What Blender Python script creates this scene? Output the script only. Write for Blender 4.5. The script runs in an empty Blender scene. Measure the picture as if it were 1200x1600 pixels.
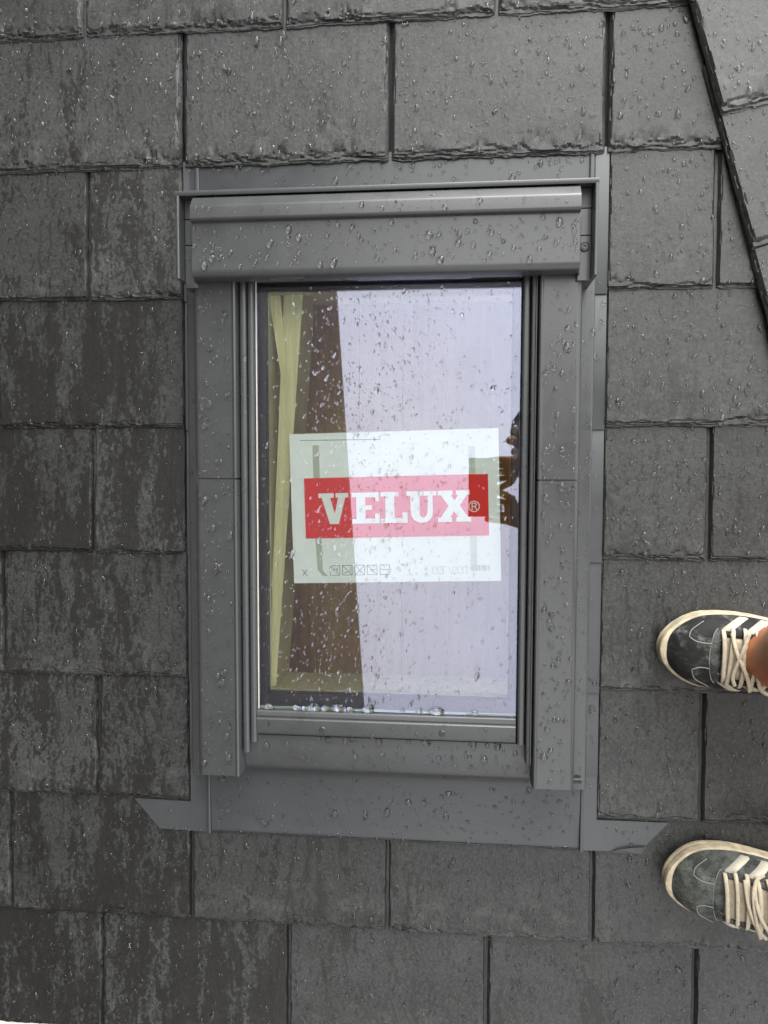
import bpy, math, random
import numpy as np
from mathutils import Matrix, Vector, noise as mnoise

random.seed(7); rng = np.random.default_rng(7)
scene = bpy.context.scene
COL = scene.collection
rad = math.radians

# ------------------------------------------------------------------ frame of the roof
PITCH = rad(25.0)
RM = Matrix.Translation((0, 0, 6.0)) @ Matrix.Rotation(PITCH, 4, 'X')   # roof plane -> world

# ------------------------------------------------------------------ camera
cam = bpy.data.cameras.new("camera"); camo = bpy.data.objects.new("camera", cam); COL.objects.link(camo)
cam.sensor_fit = 'VERTICAL'; cam.sensor_height = 36.0; cam.lens = 27.0
cam.clip_start = 0.01; cam.clip_end = 600.0
Rz, Ry, Rx = Matrix.Rotation(0.00282967, 4, 'Z'), Matrix.Rotation(0.0965155, 4, 'Y'), Matrix.Rotation(-0.0601803, 4, 'X')
camo.matrix_world = RM @ Matrix.Translation((0.10352551, 0.12703344, 1.07119776)) @ Rz @ Ry @ Rx
scene.camera = camo

# ------------------------------------------------------------------ sky and sun (overcast)
SUN_EL, SUN_AZ = rad(40.0), rad(16.0)       # azimuth measured from +Y (north) towards +X
world = bpy.data.worlds.new("World"); scene.world = world; world.use_nodes = True
nt = world.node_tree; nt.nodes.clear()
def N(tree, typ, **kw):
    n = tree.nodes.new(typ)
    for k, v in kw.items(): setattr(n, k, v)
    return n
wo = N(nt, 'ShaderNodeOutputWorld'); bg = N(nt, 'ShaderNodeBackground'); bg.inputs['Strength'].default_value = 0.15
sky = N(nt, 'ShaderNodeTexSky', sky_type='NISHITA'); sky.sun_disc = False
sky.sun_elevation = SUN_EL; sky.sun_rotation = SUN_AZ
tc = N(nt, 'ShaderNodeTexCoord')
sep = N(nt, 'ShaderNodeSeparateXYZ'); nt.links.new(tc.outputs['Generated'], sep.inputs[0])
mr = N(nt, 'ShaderNodeMapRange'); mr.inputs['From Min'].default_value = -0.05; mr.inputs['From Max'].default_value = 1.0
mr.inputs['To Min'].default_value = 0.36; mr.inputs['To Max'].default_value = 1.0
nt.links.new(sep.outputs['Z'], mr.inputs['Value'])
cn = N(nt, 'ShaderNodeTexNoise'); cn.inputs['Scale'].default_value = 3.4; cn.inputs['Detail'].default_value = 6.0
nt.links.new(tc.outputs['Generated'], cn.inputs['Vector'])
cr = N(nt, 'ShaderNodeMapRange'); cr.inputs['From Min'].default_value = 0.3; cr.inputs['From Max'].default_value = 0.7
cr.inputs['To Min'].default_value = 0.84; cr.inputs['To Max'].default_value = 1.14
nt.links.new(cn.outputs[0], cr.inputs['Value'])
mul = N(nt, 'ShaderNodeMath', operation='MULTIPLY'); nt.links.new(mr.outputs[0], mul.inputs[0]); nt.links.new(cr.outputs[0], mul.inputs[1])
sdv = (math.cos(SUN_EL)*math.sin(SUN_AZ), math.cos(SUN_EL)*math.cos(SUN_AZ), math.sin(SUN_EL))
dp = N(nt, 'ShaderNodeVectorMath', operation='DOT_PRODUCT'); nt.links.new(tc.outputs['Generated'], dp.inputs[0]); dp.inputs[1].default_value = sdv
gm = N(nt, 'ShaderNodeMapRange'); gm.interpolation_type = 'SMOOTHSTEP'; gm.inputs['From Min'].default_value = 0.40; gm.inputs['From Max'].default_value = 1.0
gm.inputs['To Min'].default_value = 1.0; gm.inputs['To Max'].default_value = 3.4
nt.links.new(dp.outputs['Value'], gm.inputs['Value'])
mul2 = N(nt, 'ShaderNodeMath', operation='MULTIPLY'); nt.links.new(mul.outputs[0], mul2.inputs[0]); nt.links.new(gm.outputs[0], mul2.inputs[1]); mul = mul2
cc = N(nt, 'ShaderNodeVectorMath', operation='SCALE'); cc.inputs[0].default_value = (11.1, 11.05, 10.85)   # cloud deck
nt.links.new(mul.outputs[0], cc.inputs['Scale'])
mixs = N(nt, 'ShaderNodeMix', data_type='RGBA'); mixs.inputs['Factor'].default_value = 0.88
nt.links.new(sky.outputs[0], mixs.inputs['A']); nt.links.new(cc.outputs[0], mixs.inputs['B'])
nt.links.new(mixs.outputs['Result'], bg.inputs['Color']); nt.links.new(bg.outputs[0], wo.inputs['Surface'])

sl = bpy.data.lights.new("sun", 'SUN'); sl.energy = 1.0; sl.angle = rad(25.0); sl.color = (1.0, 0.97, 0.92)
so = bpy.data.objects.new("sun", sl); COL.objects.link(so)
sd = Vector((math.cos(SUN_EL)*math.sin(SUN_AZ), math.cos(SUN_EL)*math.cos(SUN_AZ), math.sin(SUN_EL)))
so.matrix_world = Matrix.Translation((4, 4, 30)) @ sd.to_track_quat('Z', 'Y').to_matrix().to_4x4()

vs = scene.view_settings
vs.view_transform = 'Standard'; vs.look = 'None'; vs.gamma = 1.0; vs.use_curve_mapping = False; vs.exposure = 1.0
scene.cycles.use_denoising = True; scene.cycles.sample_clamp_indirect = 8.0
scene.cycles.max_bounces = 14; scene.cycles.transmission_bounces = 10; scene.cycles.transparent_max_bounces = 12

# ------------------------------------------------------------------ helpers
def put(o, parent=None, label=None, cat=None, group=None, kind=None, M=None):
    """link; a top-level object gets the roof's frame"""
    COL.objects.link(o)
    if parent is not None:
        o.parent = parent
        if M is not None: o.matrix_local = M
    else:
        o.matrix_world = RM @ (M if M is not None else Matrix.Identity(4))
    if label: o['label'] = label
    if cat: o['category'] = cat
    if group: o['group'] = group
    if kind: o['kind'] = kind
    return o

def mesh(name, v, f, mat, smooth=False):
    me = bpy.data.meshes.new(name)
    me.from_pydata([tuple(map(float, p)) for p in v], [], [tuple(q) for q in f]); me.update()
    if smooth: me.polygons.foreach_set('use_smooth', [True]*len(me.polygons))
    if mat: me.materials.append(mat)
    return me

def obj(name, v, f, mat, parent=None, smooth=False, **kw):
    return put(bpy.data.objects.new(name, mesh(name, v, f, mat, smooth)), parent, **kw)

def empty(name, **kw):
    return put(bpy.data.objects.new(name, None), None, **kw)

def rounded(pts, r, n=4):
    """2-D polygon with corner radii (r: number or list)"""
    out = []; m = len(pts)
    for i in range(m):
        p0, p, p1 = (Vector(pts[(i+k) % m]) for k in (-1, 0, 1))
        ri = r[i] if isinstance(r, (list, tuple)) else r
        a, b = (p0-p), (p1-p)
        ri = min(ri, a.length*0.45, b.length*0.45)
        if ri < 1e-6: out.append(tuple(p)); continue
        a.normalize(); b.normalize()
        s, e = p + a*ri, p + b*ri
        for k in range(n+1):
            t = k/n
            q = s*(1-t)**2 + p*2*t*(1-t) + e*t*t
            out.append(tuple(q))
    return out

def extrude(name, prof, a0, a1, axis, mat, parent=None, smooth_angle=35, **kw):
    """prof in (u,z); extruded along axis 'X' (u is y) or 'Y' (u is x) from a0 to a1. a0/a1 may be functions of u"""
    m = len(prof); v = []
    for a in (a0, a1):
        for (u, z) in prof:
            w = a(u) if callable(a) else a
            v.append((w, u, z) if axis == 'X' else (u, w, z))
    f = [(i, (i+1) % m, m+(i+1) % m, m+i) for i in range(m)]
    f += [tuple(range(m)), tuple(range(2*m-1, m-1, -1))]
    me = mesh(name, v, f, mat)
    import bmesh
    bm = bmesh.new(); bm.from_mesh(me); bmesh.ops.recalc_face_normals(bm, faces=bm.faces); bm.to_mesh(me); bm.free()
    o = put(bpy.data.objects.new(name, me), parent, **kw)
    me.polygons.foreach_set('use_smooth', [True]*len(me.polygons))
    me.set_sharp_from_angle(angle=rad(smooth_angle))
    return o

def box(name, x0, x1, y0, y1, z0, z1, mat, parent=None, r=0.0012, axis='Y', **kw):
    if axis == 'Y':
        return extrude(name, rounded([(x0, z0), (x1, z0), (x1, z1), (x0, z1)], r, 3), y0, y1, 'Y', mat, parent, **kw)
    return extrude(name, rounded([(y0, z0), (y1, z0), (y1, z1), (y0, z1)], r, 3), x0, x1, 'X', mat, parent, **kw)

def tube(pts, r, n=8, flat=1.0, closed=False, up=Vector((0, 0, 1))):
    """tube along pts; returns verts, faces"""
    P = [Vector(p) for p in pts]; m = len(P); v = []; f = []
    for i in range(m):
        t = (P[(i+1) % m] - P[i-1]) if closed else (P[min(i+1, m-1)] - P[max(i-1, 0)])
        t.normalize()
        s = t.cross(up)
        if s.length < 1e-4: s = t.cross(Vector((1, 0, 0)))
        s.normalize(); u = s.cross(t)
        for k in range(n):
            a = 2*math.pi*k/n
            v.append(P[i] + s*math.cos(a)*r + u*math.sin(a)*r*flat)
    L = m if closed else m-1
    for i in range(L):
        j = (i+1) % m
        for k in range(n): f.append((i*n+k, i*n+(k+1) % n, j*n+(k+1) % n, j*n+k))
    if not closed: f += [tuple(range(n-1, -1, -1)), tuple((m-1)*n+k for k in range(n))]
    return v, f

def smooth_path(pts, n=6):
    P = [Vector(p) for p in pts]; out = []
    for i in range(len(P)-1):
        a, b, c, d = P[max(i-1, 0)], P[i], P[i+1], P[min(i+2, len(P)-1)]
        for k in range(n):
            t = k/n
            out.append(0.5*((2*b)+(c-a)*t+(2*a-5*b+4*c-d)*t*t+(3*b-a-3*c+d)*t**3))
    out.append(P[-1]); return out

# ------------------------------------------------------------------ materials
def newmat(name):
    m = bpy.data.materials.new(name); m.use_nodes = True
    t = m.node_tree; b = t.nodes['Principled BSDF']
    return m, t, b
def link(t, a, b): t.links.new(a, b)
def mathn(t, op, a, b=None, c=None, clamp=False):
    n = N(t, 'ShaderNodeMath', operation=op); n.use_clamp = clamp
    for i, x in enumerate((a, b, c)):
        if x is None: continue
        if isinstance(x, (int, float)): n.inputs[i].default_value = x
        else: link(t, x, n.inputs[i])
    return n.outputs[0]
def noise_tex(t, vec, scale, detail=3.0, rough=0.5, dist=0.0):
    n = N(t, 'ShaderNodeTexNoise'); n.inputs['Scale'].default_value = scale; n.inputs['Detail'].default_value = detail
    n.inputs['Roughness'].default_value = rough; n.inputs['Distortion'].default_value = dist
    if vec is not None: link(t, vec, n.inputs['Vector'])
    return n.outputs[0]
def maprange(t, v, a, b, c=0.0, d=1.0, smooth=True):
    n = N(t, 'ShaderNodeMapRange'); n.interpolation_type = 'SMOOTHSTEP' if smooth else 'LINEAR'
    n.inputs['From Min'].default_value = a; n.inputs['From Max'].default_value = b
    n.inputs['To Min'].default_value = c; n.inputs['To Max'].default_value = d
    link(t, v, n.inputs['Value']); return n.outputs[0]
def mixc(t, f, a, b, blend='MIX'):
    n = N(t, 'ShaderNodeMix', data_type='RGBA', blend_type=blend)
    if isinstance(f, (int, float)): n.inputs['Factor'].default_value = f
    else: link(t, f, n.inputs['Factor'])
    for s, x in (('A', a), ('B', b)):
        if isinstance(x, tuple): n.inputs[s].default_value = (*x, 1.0)
        else: link(t, x, n.inputs[s])
    return n.outputs['Result']
def scalev(t, v, s):
    n = N(t, 'ShaderNodeVectorMath', operation='MULTIPLY'); link(t, v, n.inputs[0]); n.inputs[1].default_value = s
    return n.outputs[0]
def bump(t, h, strength, dist, normal=None):
    n = N(t, 'ShaderNodeBump'); n.inputs['Strength'].default_value = strength; n.inputs['Distance'].default_value = dist
    link(t, h, n.inputs['Height'])
    if normal is not None: link(t, normal, n.inputs['Normal'])
    return n.outputs[0]

def slate_material():
    m, t, b = newmat("wet_slate")
    tcn = N(t, 'ShaderNodeTexCoord'); oi = N(t, 'ShaderNodeObjectInfo')
    off = N(t, 'ShaderNodeVectorMath', operation='MULTIPLY'); off.inputs[1].default_value = (37.0, 53.0, 11.0)
    cmb = N(t, 'ShaderNodeCombineXYZ')
    for i in range(3): link(t, oi.outputs['Random'], cmb.inputs[i])
    link(t, cmb.outputs[0], off.inputs[0])
    add = N(t, 'ShaderNodeVectorMath', operation='ADD'); link(t, tcn.outputs['Object'], add.inputs[0]); link(t, off.outputs[0], add.inputs[1])
    V = add.outputs[0]
    sepo = N(t, 'ShaderNodeSeparateXYZ'); link(t, tcn.outputs['Object'], sepo.inputs[0])
    at = N(t, 'ShaderNodeAttribute', attribute_type='OBJECT', attribute_name='wet')
    wetness = at.outputs['Fac']
    # dry stone colour: soft clouds, mineral bloom near the tail, fine grain
    n1 = noise_tex(t, V, 14, 5, 0.6); n2 = noise_tex(t, V, 260, 3, 0.65); n3 = noise_tex(t, scalev(t, V, (60, 60, 60)), 1.0, 4, 0.6)
    dry = mixc(t, maprange(t, n1, 0.3, 0.7), (0.0186, 0.0197, 0.0196), (0.0296, 0.0312, 0.0311))
    dry = mixc(t, maprange(t, n2, 0.42, 0.72, 0, 0.55), dry, (0.060, 0.060, 0.057))
    dry = mixc(t, maprange(t, n2, 0.46, 0.25, 0, 0.6), dry, (0.015, 0.015, 0.0145))
    tail = maprange(t, sepo.outputs['Y'], 0.10, 0.0)
    bloom = mathn(t, 'MULTIPLY', tail, maprange(t, noise_tex(t, V, 32, 5, 0.7), 0.46, 0.7))
    dry = mixc(t, mathn(t, 'MULTIPLY', bloom, 0.55), dry, (0.085, 0.085, 0.080))
    rust = maprange(t, noise_tex(t, V, 5, 2, 0.5), 0.6, 0.8, 0, 0.22)
    dry = mixc(t, rust, dry, (0.040, 0.029, 0.025))
    tintv = N(t, 'ShaderNodeMapRange'); tintv.inputs['To Min'].default_value = 0.76; tintv.inputs['To Max'].default_value = 1.18
    link(t, oi.outputs['Random'], tintv.inputs['Value'])
    tv = N(t, 'ShaderNodeVectorMath', operation='SCALE'); link(t, dry, tv.inputs[0]); link(t, tintv.outputs[0], tv.inputs['Scale'])
    dry = tv.outputs[0]
    # water film: streaks down the slope with speckled borders, plus runnels
    s1 = noise_tex(t, scalev(t, V, (30, 6.5, 30)), 1.0, 2.5, 0.55, 0.4)
    s2 = noise_tex(t, scalev(t, V, (10, 3.8, 10)), 1.0, 2, 0.5)
    s3 = noise_tex(t, scalev(t, V, (200, 125, 200)), 1.0, 3, 0.6, 0.5)
    s4 = noise_tex(t, scalev(t, V, (110, 36, 110)), 1.0, 3, 0.6, 0.8)
    fld = mathn(t, 'MULTIPLY', s1, 0.42); fld = mathn(t, 'MULTIPLY_ADD', s2, 0.34, fld)
    fld = mathn(t, 'MULTIPLY_ADD', s3, 0.34, fld); fld = mathn(t, 'MULTIPLY_ADD', s4, 0.36, fld)   # mean ~0.73
    thr = mathn(t, 'MULTIPLY_ADD', wetness, -0.46, 0.965)
    wet = maprange(t, mathn(t, 'SUBTRACT', fld, thr), -0.012, 0.018)
    warp = mathn(t, 'MULTIPLY_ADD', noise_tex(t, scalev(t, V, (30, 30, 30)), 1.0, 2), 0.035, sepo.outputs['X'])
    cx = N(t, 'ShaderNodeCombineXYZ'); link(t, mathn(t, 'ADD', warp, mathn(t, 'MULTIPLY', oi.outputs['Random'], 41.0)), cx.inputs[0])
    link(t, mathn(t, 'MULTIPLY', sepo.outputs['Y'], 0.05), cx.inputs[1])
    rl = noise_tex(t, cx.outputs[0], 42, 1, 0.4)
    line = maprange(t, mathn(t, 'ABSOLUTE', mathn(t, 'SUBTRACT', rl, 0.5)), 0.024, 0.010)
    gate = maprange(t, noise_tex(t, scalev(t, V, (24, 12, 24)), 1.0, 2), 0.46, 0.54)
    line = mathn(t, 'MULTIPLY', mathn(t, 'MULTIPLY', line, gate), mathn(t, 'MULTIPLY_ADD', wetness, 0.5, 0.5))
    dots = maprange(t, noise_tex(t, scalev(t, V, (235, 130, 235)), 1.0, 2, 0.5, 0.9), 0.585, 0.63, 0, 0.8)
    wet = mathn(t, 'MAXIMUM', mathn(t, 'MAXIMUM', wet, line), dots)
    wcol = mixc(t, 1.0, dry, (0.52, 0.50, 0.49), 'MULTIPLY')
    flat = mixc(t, 0.5, wcol, (0.0125, 0.0118, 0.0112))
    link(t, mixc(t, wet, dry, flat), b.inputs['Base Color'])
    link(t, maprange(t, wet, 0, 1, 0.47, 0.36, False), b.inputs['Roughness'])
    b.inputs['Specular IOR Level'].default_value = 0.40
    h = mathn(t, 'MULTIPLY', noise_tex(t, V, 70, 6, 0.7), 0.5)
    h = mathn(t, 'MULTIPLY_ADD', noise_tex(t, V, 520, 3, 0.7), 0.22, h)
    cl = noise_tex(t, scalev(t, V, (90, 22, 90)), 1.0, 4, 0.6)
    h = mathn(t, 'MULTIPLY_ADD', cl, 0.4, h)
    link(t, bump(t, h, 0.55, 0.0019), b.inputs['Normal'])
    return m

def painted_metal(name, col, rough=0.36, spec=0.5):
    m, t, b = newmat(name)
    tcn = N(t, 'ShaderNodeTexCoord')
    n = noise_tex(t, tcn.outputs['Object'], 30, 4, 0.6)
    f = noise_tex(t, tcn.outputs['Object'], 900, 2, 0.6)
    c = mixc(t, maprange(t, n, 0.3, 0.7), tuple(x*0.97 for x in col), tuple(x*1.03 for x in col))
    link(t, c, b.inputs['Base Color'])
    link(t, maprange(t, n, 0.3, 0.7, rough-0.05, rough+0.06, False), b.inputs['Roughness'])
    b.inputs['Specular IOR Level'].default_value = spec
    link(t, bump(t, f, 0.10, 0.0004), b.inputs['Normal'])
    return m

def plain(name, col, rough=0.6, var=0.08, scale=40, spec=0.5, bumpd=0.0):
    m, t, b = newmat(name)
    tcn = N(t, 'ShaderNodeTexCoord'); n = noise_tex(t, tcn.outputs['Object'], scale, 5, 0.6)
    link(t, mixc(t, maprange(t, n, 0.3, 0.7), tuple(x*(1-var) for x in col), tuple(min(1, x*(1+var)) for x in col)), b.inputs['Base Color'])
    b.inputs['Roughness'].default_value = rough; b.inputs['Specular IOR Level'].default_value = spec
    if bumpd: link(t, bump(t, n, 0.6, bumpd), b.inputs['Normal'])
    return m

def wood(name, c0, c1, axis_scale):
    m, t, b = newmat(name)
    tcn = N(t, 'ShaderNodeTexCoord')
    n = noise_tex(t, scalev(t, tcn.outputs['Object'], axis_scale), 1.0, 5, 0.6, 0.6)
    link(t, mixc(t, maprange(t, n, 0.3, 0.72), c0, c1), b.inputs['Base Color'])
    b.inputs['Roughness'].default_value = 0.55
    return m

def glass_material(coat=0.078, tint=(0.965, 0.99, 0.95)):
    m = bpy.data.materials.new("coated_glass"); m.use_nodes = True; t = m.node_tree; t.nodes.clear()
    out = N(t, 'ShaderNodeOutputMaterial'); tr = N(t, 'ShaderNodeBsdfTransparent'); gl = N(t, 'ShaderNodeBsdfGlossy')
    tr.inputs['Color'].default_value = (*tint, 1); gl.inputs['Color'].default_value = (0.735, 0.745, 1.0, 1); gl.inputs['Roughness'].default_value = 0.0
    fr = N(t, 'ShaderNodeFresnel'); fr.inputs['IOR'].default_value = 1.5
    k = mathn(t, 'ADD', fr.outputs[0], coat, clamp=True)
    mx = N(t, 'ShaderNodeMixShader'); link(t, k, mx.inputs[0]); link(t, tr.outputs[0], mx.inputs[1]); link(t, gl.outputs[0], mx.inputs[2])
    link(t, mx.outputs[0], out.inputs['Surface']); return m

def water_material():
    m = bpy.data.materials.new("rain_water"); m.use_nodes = True; t = m.node_tree; t.nodes.clear()
    out = N(t, 'ShaderNodeOutputMaterial'); g = N(t, 'ShaderNodeBsdfGlass'); g.inputs['IOR'].default_value = 1.38; g.inputs['Roughness'].default_value = 0.0
    link(t, g.outputs[0], out.inputs['Surface']); return m

def suede(name, base, dust, amount):
    m, t, b = newmat(name)
    tcn = N(t, 'ShaderNodeTexCoord')
    n = noise_tex(t, tcn.outputs['Object'], 38, 6, 0.72); f = noise_tex(t, tcn.outputs['Object'], 420, 3, 0.7)
    k = mathn(t, 'MULTIPLY', maprange(t, n, 0.62-amount*0.3, 0.78-amount*0.2), maprange(t, f, 0.3, 0.66, 0.25, 1))
    link(t, mixc(t, k, base, dust), b.inputs['Base Color']); b.inputs['Roughness'].default_value = 0.72
    b.inputs['Specular IOR Level'].default_value = 0.35
    link(t, bump(t, f, 0.35, 0.0012), b.inputs['Normal']); return m

def skin_material():
    m, t, b = newmat("skin"); tcn = N(t, 'ShaderNodeTexCoord')
    n = noise_tex(t, tcn.outputs['Object'], 26, 5, 0.6)
    link(t, mixc(t, maprange(t, n, 0.3, 0.7), (0.36, 0.135, 0.058), (0.45, 0.18, 0.085)), b.inputs['Base Color'])
    b.inputs['Roughness'].default_value = 0.5; b.inputs['Subsurface Weight'].default_value = 0.08; b.inputs['Subsurface Radius'].default_value = (0.01, 0.004, 0.002)
    link(t, bump(t, noise_tex(t, tcn.outputs['Object'], 500, 2), 0.15, 0.0006), b.inputs['Normal']); return m

SLATE = slate_material()
METAL = painted_metal("grey_lacquered_metal", (0.0435, 0.0455, 0.0475), 0.30, 0.56)
METAL_DARK = painted_metal("dark_rail_metal", (0.034, 0.033, 0.031), 0.42)
FLASH = painted_metal("grey_flashing_metal", (0.043, 0.0460, 0.0488), 0.35, 0.5)
RUBBER = plain("black_rubber", (0.012, 0.012, 0.012), 0.5)
GASKET = plain("gasket_with_glint", (0.42, 0.40, 0.33), 0.4)  # gasket colour kept pale to paint in the glint along the glass edge
SPACER = plain("black_spacer", (0.008, 0.008, 0.009), 0.45)
DECK = plain("roof_membrane", (0.05, 0.05, 0.05), 0.85)
PINE = wood("pine_wood", (0.62, 0.57, 0.31), (0.82, 0.77, 0.47), (190, 7, 190))
BROWN = wood("brown_boards", (0.44, 0.24, 0.06), (0.56, 0.33, 0.10), (60, 4, 60))
GLASS = glass_material(); GLASS_IN = glass_material(0.0, (0.99, 0.99, 0.96)); WATER = water_material()
PAPER = plain("paper", (0.82, 0.84, 0.77), 0.7, 0.02)
PAPER_GREY = plain("printed_grey", (0.47, 0.48, 0.38), 0.7, 0.03)
PAPER_LIGHT = plain("printed_light_grey", (0.60, 0.61, 0.52), 0.7, 0.03)
INK = plain("printed_dark_ink", (0.16, 0.16, 0.14), 0.7, 0.03)
RED = plain("printed_red", (0.74, 0.014, 0.006), 0.6, 0.03)
WHITE_PVC = plain("white_pvc", (0.80, 0.80, 0.76), 0.4, 0.03)
STEEL = plain("steel", (0.35, 0.35, 0.35), 0.3)

# ------------------------------------------------------------------ ground, house, neighbour
def world_root(o):          # for things given in world coordinates
    o.matrix_world = Matrix.Identity(4); return o
GROUND = plain("paving_ground", (0.28, 0.27, 0.25), 0.9, 0.2, 3)
world_root(obj('ground', [(-300, -300, 0), (300, -300, 0), (300, 300, 0), (-300, 300, 0)], [(0, 1, 2, 3)], GROUND, kind='structure', label='pale paved ground around the house'))

def brick_material():
    m, t, b = newmat("dark_brick"); tcn = N(t, 'ShaderNodeTexCoord')
    sp = N(t, 'ShaderNodeSeparateXYZ'); link(t, tcn.outputs['Object'], sp.inputs[0])
    cb = N(t, 'ShaderNodeCombineXYZ'); link(t, sp.outputs['Y'], cb.inputs[0]); link(t, sp.outputs['Z'], cb.inputs[1])
    br = N(t, 'ShaderNodeTexBrick'); link(t, cb.outputs[0], br.inputs['Vector']); br.inputs['Scale'].default_value = 1.0
    br.inputs['Brick Width'].default_value = 0.22; br.inputs['Row Height'].default_value = 0.07; br.inputs['Mortar Size'].default_value = 0.006
    br.inputs['Color1'].default_value = (0.030, 0.017, 0.011, 1); br.inputs['Color2'].default_value = (0.042, 0.025, 0.017, 1); br.inputs['Mortar'].default_value = (0.035, 0.030, 0.026, 1)
    link(t, br.outputs['Color'], b.inputs['Base Color']); b.inputs['Roughness'].default_value = 0.85
    link(t, bump(t, br.outputs['Fac'], -0.5, 0.006), b.inputs['Normal']); return m
BRICK = brick_material()
def world_box(name, x0, x1, y0, y1, z0, z1, mat, parent=None, **kw):
    v = [(x, y, z) for z in (z0, z1) for y in (y0, y1) for x in (x0, x1)]
    f = [(0, 2, 3, 1), (4, 5, 7, 6), (0, 1, 5, 4), (2, 6, 7, 3), (0, 4, 6, 2), (1, 3, 7, 5)]
    o = obj(name, v, f, mat, parent, **kw)
    if parent is None: world_root(o)
    return o
WALL_X = -0.90; WALL_TOP = 11.45
nb = world_root(empty('neighbour_house', label='tall dark brick house rising close beside the left edge of the slate roof', cat='house'))
world_box('wall', WALL_X-9.0, WALL_X, -9.0, 9.0, 0.0, WALL_TOP, BRICK, nb)
world_box('coping', WALL_X-9.05, WALL_X-0.002, -9.05, 9.05, WALL_TOP, WALL_TOP+0.08, plain("coping_stone", (0.12, 0.11, 0.10), 0.8), nb)

hs = world_root(empty('house', label='rendered house standing under the slate roof', cat='house'))
world_box('wall', WALL_X+0.02, 4.0, -0.52, 8.0, 0.0, 5.30, plain("render_wall", (0.55, 0.53, 0.48), 0.9, 0.05), hs)

# ------------------------------------------------------------------ roof: deck + slates
G = 0.18                                   # gauge
def tail_y(k): return 0.72 - G*k
TH = 0.0065                                # slate thickness
TOPZ = 0.014                               # surface height at the tail
SLOPE = 0.007/G

HY0, HY1, HX0, HX1 = -0.27, 0.43, -0.225, 0.235     # opening for the window
RX0, RX1, RY0, RY1 = WALL_X+0.004, 0.90, -0.70, 3.2
def deck_ring():
    xs = [RX0, HX0, HX1, RX1]; ys = [RY0, HY0, HY1, RY1]
    v = []; f = []
    for z in (-0.008, -0.035):
        for y in ys:
            for x in xs: v.append((x, y, z))
    idx = lambda l, j, i: l*16+j*4+i
    for j in range(3):
        for i in range(3):
            if i == 1 and j == 1: continue
            f.append((idx(0, j, i), idx(0, j, i+1), idx(0, j+1, i+1), idx(0, j+1, i)))
            f.append((idx(1, j, i), idx(1, j+1, i), idx(1, j+1, i+1), idx(1, j, i+1)))
    for (a, b_) in (((1, 1), (1, 2)), ((1, 2), (2, 2)), ((2, 2), (2, 1)), ((2, 1), (1, 1))):
        f.append((idx(0, *a), idx(0, *b_), idx(1, *b_), idx(1, *a)))
    for (a, b_) in (((0, 0), (0, 3)), ((0, 3), (3, 3)), ((3, 3), (3, 0)), ((3, 0), (0, 0))):
        f.append((idx(0, *a), idx(1, *a), idx(1, *b_), idx(0, *b_)))
    return v, f
v, f = deck_ring()
roof = obj('roof', v, f, DECK, kind='structure', label='wet grey slate roof with slates in half bond around the roof window')

def n1d(x, seed, sc):
    return mnoise.noise(Vector((x*sc, seed*7.31, 0.37)))

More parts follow.
